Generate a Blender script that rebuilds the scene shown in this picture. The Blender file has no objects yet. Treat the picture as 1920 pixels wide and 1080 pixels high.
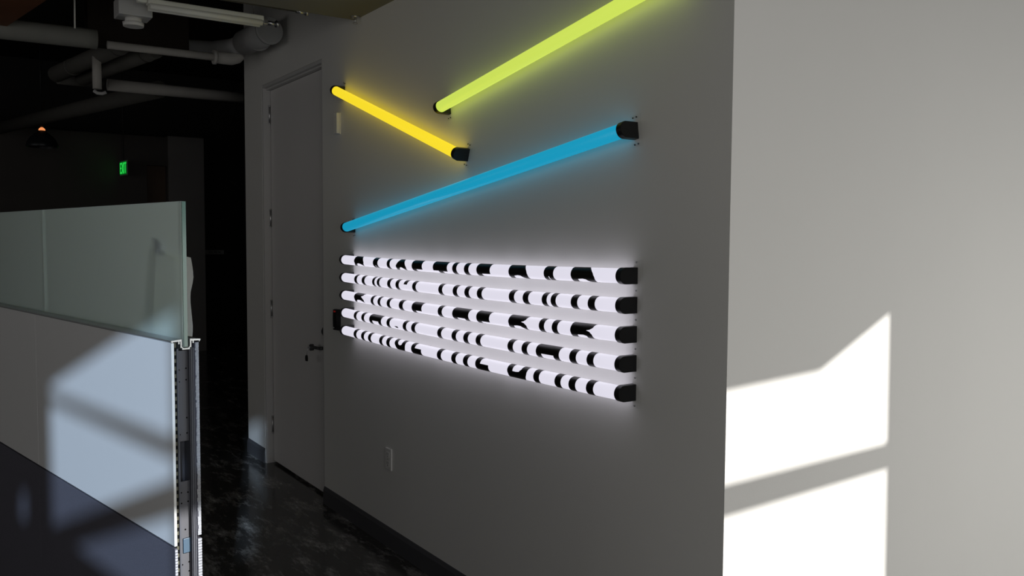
import bpy, bmesh, math, random
from mathutils import Vector, Matrix
from mathutils.geometry import tessellate_polygon

random.seed(4)
scene = bpy.context.scene
col = scene.collection

# ------------------------------------------------------------------ camera
cam_data = bpy.data.cameras.new('camera')
cam_data.sensor_fit = 'HORIZONTAL'
cam_data.sensor_width = 36.0
cam_data.lens = 30.0
cam_data.clip_start = 0.05
cam_data.clip_end = 200
cam = bpy.data.objects.new('camera', cam_data)
col.objects.link(cam)
right = Vector((0.56311323, 0.82635892, 0.00586693))
up = Vector((-0.05062318, 0.02740864, 0.99834165))
back = Vector((0.82482773, -0.5624764, 0.05726709))
m = Matrix((right, up, back)).transposed().to_4x4()
m.translation = Vector((1.75920984, -1.99268056, 1.65))
cam.matrix_world = m
scene.camera = cam

# ------------------------------------------------------------------ world, sun, daylight, added fill lamps
scene.view_settings.view_transform = 'Standard'
scene.view_settings.look = 'None'
scene.view_settings.exposure = 0.0
scene.view_settings.gamma = 1.0
scene.view_settings.use_curve_mapping = False
scene.cycles.use_denoising = True
scene.cycles.max_bounces = 10
scene.cycles.diffuse_bounces = 6
scene.cycles.sample_clamp_indirect = 4.0

world = bpy.data.worlds.new('sky')
scene.world = world
world.use_nodes = True
world.node_tree.nodes['Background'].inputs[0].default_value = (0.55, 0.68, 0.9, 1)
world.node_tree.nodes['Background'].inputs[1].default_value = 0.35


def sun(name, direction, energy, angle, color):
    d = bpy.data.lights.new(name, 'SUN')
    d.energy = energy
    d.angle = angle
    d.color = color
    o = bpy.data.objects.new(name, d)
    col.objects.link(o)
    o.rotation_euler = Vector(direction).to_track_quat('-Z', 'Y').to_euler()
    return o


SUN_DIR = Vector((-0.8, -0.6, -0.28))          # direct sun, falls on the right wall
BACK_SUN_DIR = Vector((-0.945, 0.318, -0.300))  # sun thrown back by the glass front across the room
sun('sunlight', SUN_DIR, 6.2, 0.0093, (1.0, 0.97, 0.92))
sun('sunlight_off_glass', BACK_SUN_DIR, 3.9, 0.018, (0.60, 0.78, 1.0))


def area(name, loc, target, sx, sy, watts, color):
    d = bpy.data.lights.new(name, 'AREA')
    d.shape = 'RECTANGLE'
    d.size, d.size_y = sx, sy
    d.energy = watts
    d.color = color
    o = bpy.data.objects.new(name, d)
    col.objects.link(o)
    o.location = loc
    o.rotation_euler = (Vector(target) - Vector(loc)).to_track_quat('-Z', 'Y').to_euler()
    return o


area('daylight_window', (2.82, 2.5, 0.9), (0, 2.5, 0.9), 3.4, 1.6, 57, (1.0, 0.99, 0.95))
area('daylight_window_far', (2.82, -3.7, 2.1), (0, -3.5, 2.0), 2.2, 1.8, 13, (1.0, 0.98, 0.95))  # added lamp, lifts the sculpture wall and the partition evenly
area('daylight_window_near', (2.82, -1.5, 1.6), (0, -1.5, 1.5), 1.6, 2.2, 17, (1.0, 0.985, 0.96))  # added lamp behind the camera, brightens the corridor floor and far walls

area('daylight_office', (-4.5, -6.9, 1.9), (-4.5, 0, 1.9), 8.0, 2.0, 17, (1.0, 0.98, 0.95))  # added lamp on the unseen side, brightens the partition front and glass


# ------------------------------------------------------------------ materials
def mat(name, color, rough=0.5, metal=0.0, spec=0.5, noise=0.0, nscale=8.0, bump=0.0, bscale=60.0,
        emit=None, estr=1.0, coat=0.0):
    mt = bpy.data.materials.new(name)
    mt.use_nodes = True
    nt = mt.node_tree
    b = nt.nodes['Principled BSDF']
    b.inputs['Base Color'].default_value = (*color, 1)
    b.inputs['Roughness'].default_value = rough
    b.inputs['Metallic'].default_value = metal
    b.inputs['Specular IOR Level'].default_value = spec
    b.inputs['Coat Weight'].default_value = coat
    tc = nt.nodes.new('ShaderNodeTexCoord')
    if noise:
        n = nt.nodes.new('ShaderNodeTexNoise')
        n.inputs['Scale'].default_value = nscale
        n.inputs['Detail'].default_value = 5
        r = nt.nodes.new('ShaderNodeMix')
        r.data_type = 'RGBA'
        r.inputs[6].default_value = (*[c * (1 - noise) for c in color], 1)
        r.inputs[7].default_value = (*[min(1, c * (1 + noise)) for c in color], 1)
        nt.links.new(tc.outputs['Object'], n.inputs['Vector'])
        nt.links.new(n.outputs['Fac'], r.inputs[0])
        nt.links.new(r.outputs[2], b.inputs['Base Color'])
    if bump:
        n2 = nt.nodes.new('ShaderNodeTexNoise')
        n2.inputs['Scale'].default_value = bscale
        n2.inputs['Detail'].default_value = 3
        bp = nt.nodes.new('ShaderNodeBump')
        bp.inputs['Strength'].default_value = bump
        bp.inputs['Distance'].default_value = 0.002
        nt.links.new(tc.outputs['Object'], n2.inputs['Vector'])
        nt.links.new(n2.outputs['Fac'], bp.inputs['Height'])
        nt.links.new(bp.outputs['Normal'], b.inputs['Normal'])
    if emit:
        b.inputs['Emission Color'].default_value = (*emit, 1)
        b.inputs['Emission Strength'].default_value = estr
    return mt


M = {}
M['wall'] = mat('painted_drywall', (0.76, 0.75, 0.725), 0.7, spec=0.25, noise=0.015, nscale=3, bump=0.15, bscale=180)
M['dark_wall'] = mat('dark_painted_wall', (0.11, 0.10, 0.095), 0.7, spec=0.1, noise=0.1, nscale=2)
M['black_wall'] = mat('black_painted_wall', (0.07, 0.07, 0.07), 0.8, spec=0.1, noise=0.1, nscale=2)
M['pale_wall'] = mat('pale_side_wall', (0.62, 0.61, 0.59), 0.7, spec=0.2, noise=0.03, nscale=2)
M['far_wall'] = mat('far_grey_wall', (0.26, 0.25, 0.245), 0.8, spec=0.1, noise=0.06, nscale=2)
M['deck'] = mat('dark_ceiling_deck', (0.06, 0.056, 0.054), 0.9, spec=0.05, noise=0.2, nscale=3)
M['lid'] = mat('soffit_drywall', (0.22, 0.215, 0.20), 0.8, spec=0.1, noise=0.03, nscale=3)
M['base'] = mat('rubber_cove_base', (0.075, 0.075, 0.082), 0.55, spec=0.3, noise=0.05, nscale=20)
M['door'] = mat('grey_door_paint', (0.74, 0.72, 0.715), 0.5, spec=0.3, noise=0.02, nscale=4)
M['frame'] = mat('grey_frame_paint', (0.60, 0.59, 0.585), 0.45, spec=0.35, noise=0.02, nscale=6)
M['steel'] = mat('satin_steel', (0.55, 0.55, 0.56), 0.35, metal=1.0, noise=0.06, nscale=30)
M['dark_metal'] = mat('dark_metal', (0.09, 0.09, 0.095), 0.45, metal=0.7, noise=0.1, nscale=30)
M['black'] = mat('black_plastic', (0.012, 0.012, 0.013), 0.38, spec=0.4, noise=0.1, nscale=40)
M['vinyl'] = mat('black_vinyl', (0.010, 0.009, 0.008), 0.4, spec=0.4, noise=0.1, nscale=40)
M['white_plastic'] = mat('white_plastic', (0.78, 0.77, 0.74), 0.4, spec=0.4, noise=0.02, nscale=30)
M['red_led'] = mat('red_led', (0.3, 0.02, 0.02), 0.4, emit=(1, 0.03, 0.02), estr=0.07)
M['panel'] = mat('white_laminate', (0.80, 0.80, 0.81), 0.42, spec=0.35, noise=0.01, nscale=10)
M['panel_edge'] = mat('laminate_edge', (0.86, 0.87, 0.86), 0.35, spec=0.4, noise=0.02, nscale=20)
M['fabric'] = mat('dark_fabric', (0.12, 0.117, 0.145), 0.9, spec=0.1, noise=0.22, nscale=220, bump=0.5, bscale=420)
M['felt_edge'] = mat('grey_felt', (0.40, 0.41, 0.44), 0.95, spec=0.05, noise=0.25, nscale=160, bump=0.8, bscale=240)
M['alu'] = mat('bright_aluminium', (0.50, 0.52, 0.53), 0.35, metal=0.85, noise=0.04, nscale=40)
M['post'] = mat('grey_post_paint', (0.085, 0.09, 0.11), 0.5, metal=0.0, noise=0.05, nscale=20)
M['plate'] = mat('grey_plate_paint', (0.098, 0.10, 0.115), 0.55, metal=0.0, noise=0.03, nscale=20)
M['blue_plate'] = mat('blue_grey_connector', (0.07, 0.12, 0.18), 0.4, noise=0.05, nscale=20)
M['hole'] = mat('punched_hole', (0.006, 0.006, 0.006), 0.9, spec=0.05, noise=0.1)
M['olive'] = mat('olive_slot_strip', (0.085, 0.08, 0.05), 0.6, noise=0.1, nscale=30)
M['glass_edge'] = mat('green_glass_edge', (0.20, 0.36, 0.32), 0.15, spec=0.5, noise=0.04, nscale=20)
M['paper'] = mat('white_sheet', (0.80, 0.80, 0.78), 0.7, spec=0.15, noise=0.03, nscale=20)
M['tape'] = mat('blue_tape', (0.03, 0.10, 0.42), 0.6, noise=0.08, nscale=60)
M['pipe'] = mat('pale_pipe_insulation', (0.50, 0.48, 0.45), 0.7, spec=0.2, noise=0.12, nscale=9)
M['pipe_dark'] = mat('dark_pipe', (0.12, 0.115, 0.105), 0.7, spec=0.2, noise=0.12, nscale=9)
M['beam'] = mat('dark_brown_beam', (0.035, 0.028, 0.024), 0.85, spec=0.05, noise=0.15, nscale=4)
M['pipe_mid'] = mat('dim_pipe', (0.24, 0.24, 0.22), 0.7, spec=0.2, noise=0.12, nscale=9)
M['duct'] = mat('painted_duct', (0.42, 0.42, 0.42), 0.55, spec=0.3, noise=0.08, nscale=10)
M['cream'] = mat('cream_enamel', (0.88, 0.88, 0.80), 0.4, spec=0.35, noise=0.03, nscale=14)
M['sensor'] = mat('grey_sensor_plastic', (0.55, 0.55, 0.55), 0.5, noise=0.05, nscale=20)
M['wood'] = mat('brown_wood', (0.17, 0.065, 0.028), 0.55, noise=0.3, nscale=5)
M['brown_door'] = mat('brown_door', (0.12, 0.075, 0.05), 0.6, noise=0.15, nscale=5)
M['cord'] = mat('white_cord', (0.75, 0.74, 0.70), 0.6, noise=0.05, nscale=40)
M['exit_box'] = mat('exit_sign_housing', (0.30, 0.33, 0.30), 0.5, noise=0.05, nscale=20)
M['exit_face'] = mat('exit_sign_face', (0.01, 0.05, 0.015), 0.4, emit=(0.0, 0.10, 0.008), estr=1.0)
M['exit_letter'] = mat('exit_sign_letters', (0.02, 0.3, 0.06), 0.4, emit=(0.02, 0.62, 0.07), estr=1.0)
M['bulb'] = mat('warm_bulb', (0.8, 0.4, 0.2), 0.4, emit=(0.80, 0.27, 0.09), estr=1.1)
M['shade'] = mat('black_lamp_shade', (0.03, 0.033, 0.036), 0.35, metal=0.3, noise=0.1, nscale=20)
M['plaque_text'] = mat('plaque_text', (0.30, 0.30, 0.30), 0.6, noise=0.1)
M['tube_white'] = mat('lit_white_tube', (0.2, 0.2, 0.2), 0.35, spec=0.3, emit=(0.80, 0.775, 0.89), estr=0.90)
M['tube_yellow'] = mat('lit_yellow_tube', (0.25, 0.2, 0.03), 0.35, spec=0.3, emit=(0.86, 0.66, 0.022), estr=1.08)
M['tube_lime'] = mat('lit_lime_tube', (0.2, 0.25, 0.04), 0.35, spec=0.3, emit=(0.58, 0.72, 0.10), estr=1.0)
M['tube_blue'] = mat('lit_blue_tube', (0.01, 0.15, 0.25), 0.3, spec=0.4, emit=(0.008, 0.285, 0.46), estr=1.0, bump=0.5, bscale=90)

for k, e in (('white', (0.80, 0.775, 0.89)), ('yellow', (0.86, 0.64, 0.025)), ('lime', (0.58, 0.72, 0.10)), ('blue', (0.008, 0.285, 0.46))):
    M['tube_' + k + '_rear'] = mat('lit_' + k + '_tube_clear_rear', (0.2, 0.2, 0.2), 0.3, spec=0.3, emit=e, estr=1.45)  # extra emission added on the rear half to strengthen the wall glow


def glass_mat():
    mt = bpy.data.materials.new('frosted_green_glass')
    mt.use_nodes = True
    nt = mt.node_tree
    nt.nodes.clear()
    out = nt.nodes.new('ShaderNodeOutputMaterial')
    tc = nt.nodes.new('ShaderNodeTexCoord')
    no = nt.nodes.new('ShaderNodeTexNoise')
    no.inputs['Scale'].default_value = 3
    ramp = nt.nodes.new('ShaderNodeMix')
    ramp.data_type = 'RGBA'
    ramp.inputs[6].default_value = (0.80, 0.96, 0.91, 1)
    ramp.inputs[7].default_value = (0.84, 0.99, 0.945, 1)
    nt.links.new(tc.outputs['Object'], no.inputs['Vector'])
    nt.links.new(no.outputs['Fac'], ramp.inputs[0])
    df = nt.nodes.new('ShaderNodeBsdfDiffuse')
    tl = nt.nodes.new('ShaderNodeBsdfTranslucent')
    tr = nt.nodes.new('ShaderNodeBsdfTransparent')
    gl = nt.nodes.new('ShaderNodeBsdfGlossy')
    gl.inputs['Roughness'].default_value = 0.22
    tr.inputs[0].default_value = (0.80, 0.92, 0.88, 1)
    nt.links.new(ramp.outputs[2], df.inputs[0])
    nt.links.new(ramp.outputs[2], tl.inputs[0])
    m1 = nt.nodes.new('ShaderNodeMixShader')
    m1.inputs[0].default_value = 0.42
    nt.links.new(df.outputs[0], m1.inputs[1])
    nt.links.new(tl.outputs[0], m1.inputs[2])
    m2 = nt.nodes.new('ShaderNodeMixShader')
    m2.inputs[0].default_value = 0.20
    nt.links.new(m1.outputs[0], m2.inputs[1])
    nt.links.new(tr.outputs[0], m2.inputs[2])
    fr = nt.nodes.new('ShaderNodeFresnel')
    fr.inputs[0].default_value = 1.5
    m3 = nt.nodes.new('ShaderNodeMixShader')
    nt.links.new(fr.outputs[0], m3.inputs[0])
    nt.links.new(m2.outputs[0], m3.inputs[1])
    nt.links.new(gl.outputs[0], m3.inputs[2])
    nt.links.new(m3.outputs[0], out.inputs[0])
    return mt


M['glass'] = glass_mat()


def clear_mat():
    mt = bpy.data.materials.new('clear_acrylic')
    mt.use_nodes = True
    nt = mt.node_tree
    nt.nodes.clear()
    out = nt.nodes.new('ShaderNodeOutputMaterial')
    b = nt.nodes.new('ShaderNodeBsdfPrincipled')
    b.inputs['Base Color'].default_value = (0.75, 0.77, 0.79, 1)
    b.inputs['Roughness'].default_value = 0.15
    tr = nt.nodes.new('ShaderNodeBsdfTransparent')
    mx = nt.nodes.new('ShaderNodeMixShader')
    no = nt.nodes.new('ShaderNodeTexNoise')
    no.inputs['Scale'].default_value = 6
    mr = nt.nodes.new('ShaderNodeMapRange')
    mr.inputs[3].default_value = 0.975
    mr.inputs[4].default_value = 0.99
    nt.links.new(no.outputs['Fac'], mr.inputs[0])
    nt.links.new(mr.outputs[0], mx.inputs[0])
    nt.links.new(b.outputs[0], mx.inputs[1])
    nt.links.new(tr.outputs[0], mx.inputs[2])
    nt.links.new(mx.outputs[0], out.inputs[0])
    return mt


M['clear'] = clear_mat()
M['glass_back'] = clear_mat()
M['glass_back'].name = 'clear_glass_back'
M['glass_back'].node_tree.nodes['Principled BSDF'].inputs['Base Color'].default_value = (0.6, 0.75, 0.7, 1)


def floor_mat():
    mt = bpy.data.materials.new('polished_dark_floor')
    mt.use_nodes = True
    nt = mt.node_tree
    b = nt.nodes['Principled BSDF']
    tc = nt.nodes.new('ShaderNodeTexCoord')
    mp = nt.nodes.new('ShaderNodeMapping')
    mp.inputs['Scale'].default_value = (1.6, 4.6, 1.0)
    mp.inputs['Rotation'].default_value = (0, 0, 0.12)
    n1 = nt.nodes.new('ShaderNodeTexNoise')
    n1.inputs['Scale'].default_value = 1.9
    n1.inputs['Detail'].default_value = 12
    n1.inputs['Roughness'].default_value = 0.76
    n1.inputs['Distortion'].default_value = 0.0
    nt.links.new(tc.outputs['Object'], mp.inputs[0])
    nt.links.new(mp.outputs[0], n1.inputs['Vector'])
    cr = nt.nodes.new('ShaderNodeValToRGB')
    cr.color_ramp.elements[0].position = 0.50
    cr.color_ramp.elements[0].color = (0.045, 0.043, 0.041, 1)
    cr.color_ramp.elements[1].position = 0.68
    cr.color_ramp.elements[1].color = (0.34, 0.33, 0.315, 1)
    nt.links.new(n1.outputs['Fac'], cr.inputs[0])
    nt.links.new(cr.outputs[0], b.inputs['Base Color'])
    rr = nt.nodes.new('ShaderNodeMapRange')
    rr.inputs[1].default_value = 0.45
    rr.inputs[2].default_value = 0.7
    rr.inputs[3].default_value = 0.12
    rr.inputs[4].default_value = 0.34
    nt.links.new(n1.outputs['Fac'], rr.inputs[0])
    nt.links.new(rr.outputs[0], b.inputs['Roughness'])
    n2 = nt.nodes.new('ShaderNodeTexNoise')
    n2.inputs['Scale'].default_value = 55
    n2.inputs['Detail'].default_value = 4
    bp = nt.nodes.new('ShaderNodeBump')
    bp.inputs['Strength'].default_value = 0.12
    bp.inputs['Distance'].default_value = 0.002
    nt.links.new(tc.outputs['Object'], n2.inputs['Vector'])
    nt.links.new(n2.outputs['Fac'], bp.inputs['Height'])
    nt.links.new(bp.outputs['Normal'], b.inputs['Normal'])
    b.inputs['Specular IOR Level'].default_value = 0.4
    return mt


M['floor'] = floor_mat()


_nt = M['paper'].node_tree
_tl = _nt.nodes.new('ShaderNodeBsdfTranslucent')
_tl.inputs[0].default_value = (0.9, 0.9, 0.88, 1)
_mx = _nt.nodes.new('ShaderNodeMixShader')
_mx.inputs[0].default_value = 0.55
_out = [n for n in _nt.nodes if n.type == 'OUTPUT_MATERIAL'][0]
_nt.links.new(_nt.nodes['Principled BSDF'].outputs[0], _mx.inputs[1])
_nt.links.new(_tl.outputs[0], _mx.inputs[2])
_nt.links.new(_mx.outputs[0], _out.inputs[0])

# ------------------------------------------------------------------ mesh helpers
class MB:
    """Collects shapes into one bmesh; build() links it as one mesh object."""

    def __init__(self):
        self.bm = bmesh.new()
        self.mi = 0

    def _new(self, faces, smooth=False):
        for f in faces:
            f.material_index = self.mi
            f.smooth = smooth

    def box(self, a, b, bevel=0.0, seg=2):
        bm = bmesh.new()
        x0, y0, z0 = [min(p, q) for p, q in zip(a, b)]
        x1, y1, z1 = [max(p, q) for p, q in zip(a, b)]
        v = [bm.verts.new(p) for p in ((x0, y0, z0), (x1, y0, z0), (x1, y1, z0), (x0, y1, z0),
                                       (x0, y0, z1), (x1, y0, z1), (x1, y1, z1), (x0, y1, z1))]
        for f in ((0, 3, 2, 1), (4, 5, 6, 7), (0, 1, 5, 4), (1, 2, 6, 5), (2, 3, 7, 6), (3, 0, 4, 7)):
            bm.faces.new([v[i] for i in f])
        if bevel:
            bmesh.ops.bevel(bm, geom=bm.edges[:], offset=bevel, segments=seg, affect='EDGES', profile=0.5)
        self.merge(bm)
        return self

    def merge(self, bm, smooth=False):
        bm.verts.index_update()
        vs = [self.bm.verts.new(v.co) for v in bm.verts]
        fs = []
        for f in bm.faces:
            try:
                fs.append(self.bm.faces.new([vs[v.index] for v in f.verts]))
            except ValueError:
                pass
        for f in fs:
            f.material_index = self.mi
            f.smooth = smooth
        bm.free()

    def tube(self, p, q, r0, r1=None, seg=20, caps=True):
        p, q = Vector(p), Vector(q)
        r1 = r0 if r1 is None else r1
        d = (q - p).normalized()
        a = d.orthogonal().normalized()
        b = d.cross(a)
        A, B = [], []
        for i in range(seg):
            t = 2 * math.pi * i / seg
            o = a * math.cos(t) + b * math.sin(t)
            A.append(self.bm.verts.new(p + o * r0))
            B.append(self.bm.verts.new(q + o * r1))
        fs = [self.bm.faces.new((A[i], A[(i + 1) % seg], B[(i + 1) % seg], B[i])) for i in range(seg)]
        self._new(fs, True)
        if caps:
            self._new([self.bm.faces.new(A[::-1]), self.bm.faces.new(B)])
        return self

    def path(self, pts, r, seg=14):
        pts = [Vector(p) for p in pts]
        rings = []
        ref = None
        for i, p in enumerate(pts):
            d = (pts[min(i + 1, len(pts) - 1)] - pts[max(i - 1, 0)]).normalized()
            if ref is None:
                ref = d.orthogonal().normalized()
            a = (ref - d * ref.dot(d)).normalized()
            ref = a
            b = d.cross(a)
            rings.append([self.bm.verts.new(p + (a * math.cos(t) + b * math.sin(t)) * r)
                          for t in [2 * math.pi * k / seg for k in range(seg)]])
        fs = []
        for A, B in zip(rings, rings[1:]):
            fs += [self.bm.faces.new((A[i], A[(i + 1) % seg], B[(i + 1) % seg], B[i])) for i in range(seg)]
        self._new(fs, True)
        self._new([self.bm.faces.new(rings[0][::-1]), self.bm.faces.new(rings[-1])])
        return self

    def lathe(self, prof, c, seg=28):
        """prof: (radius, z) pairs about a vertical axis through c."""
        rings = []
        for r, z in prof:
            rings.append([self.bm.verts.new((c[0] + r * math.cos(2 * math.pi * k / seg),
                                             c[1] + r * math.sin(2 * math.pi * k / seg), c[2] + z)) for k in range(seg)])
        fs = []
        for A, B in zip(rings, rings[1:]):
            fs += [self.bm.faces.new((A[i], A[(i + 1) % seg], B[(i + 1) % seg], B[i])) for i in range(seg)]
        self._new(fs, True)
        return self

    def prism(self, poly, fn, t0, t1):
        """poly: 2-D outline; fn(u, v, t) -> 3-D point; extruded from t0 to t1."""
        A = [self.bm.verts.new(fn(u, v, t0)) for u, v in poly]
        B = [self.bm.verts.new(fn(u, v, t1)) for u, v in poly]
        n = len(poly)
        fs = [self.bm.faces.new((A[i], A[(i + 1) % n], B[(i + 1) % n], B[i])) for i in range(n)]
        fs += [self.bm.faces.new(A[::-1]), self.bm.faces.new(B)]
        self._new(fs)
        return self

    def plate_with_holes(self, loops, fn, t0, t1):
        flat = [Vector((u, v, 0)) for lp in loops for u, v in lp]
        tris = tessellate_polygon([[Vector((u, v, 0)) for u, v in lp] for lp in loops])
        A = [self.bm.verts.new(fn(p.x, p.y, t0)) for p in flat]
        B = [self.bm.verts.new(fn(p.x, p.y, t1)) for p in flat]
        fs = []
        for t in tris:
            fs.append(self.bm.faces.new([A[i] for i in t]))
            fs.append(self.bm.faces.new([B[i] for i in reversed(t)]))
        k = 0
        for lp in loops:
            n = len(lp)
            for i in range(n):
                a, b = k + i, k + (i + 1) % n
                fs.append(self.bm.faces.new((A[a], A[b], B[b], B[a])))
            k += n
        self._new(fs)
        return self

    def build(self, name, mats, parent=None, label=None):
        bm = self.bm
        bmesh.ops.recalc_face_normals(bm, faces=bm.faces[:])
        me = bpy.data.meshes.new(name)
        bm.to_mesh(me)
        bm.free()
        for k in (mats if isinstance(mats, (list, tuple)) else [mats]):
            me.materials.append(M[k])
        o = bpy.data.objects.new(name, me)
        col.objects.link(o)
        if parent:
            o.parent = parent
        if label:
            o['label'] = label
        return o


def tag(o, label, cat, group=None):
    o['label'] = label
    o['category'] = cat
    if group:
        o['group'] = group
    return o


def thing(name, label, cat, loc=(0, 0, 0), rot=(0, 0, 0), group=None):
    o = bpy.data.objects.new(name, None)
    o.empty_display_size = 0.1
    col.objects.link(o)
    o.location = loc
    o.rotation_euler = rot
    return tag(o, label, cat, group)


def struct(o, label):
    o['kind'] = 'structure'
    o['label'] = label
    o['category'] = o.name.split('_')[0].split('.')[0]
    return o


XYZ = lambda u, v, t: (u, v, t)
XZ = lambda u, v, t: (u, t, v)
YZ = lambda u, v, t: (t, u, v)

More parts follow.
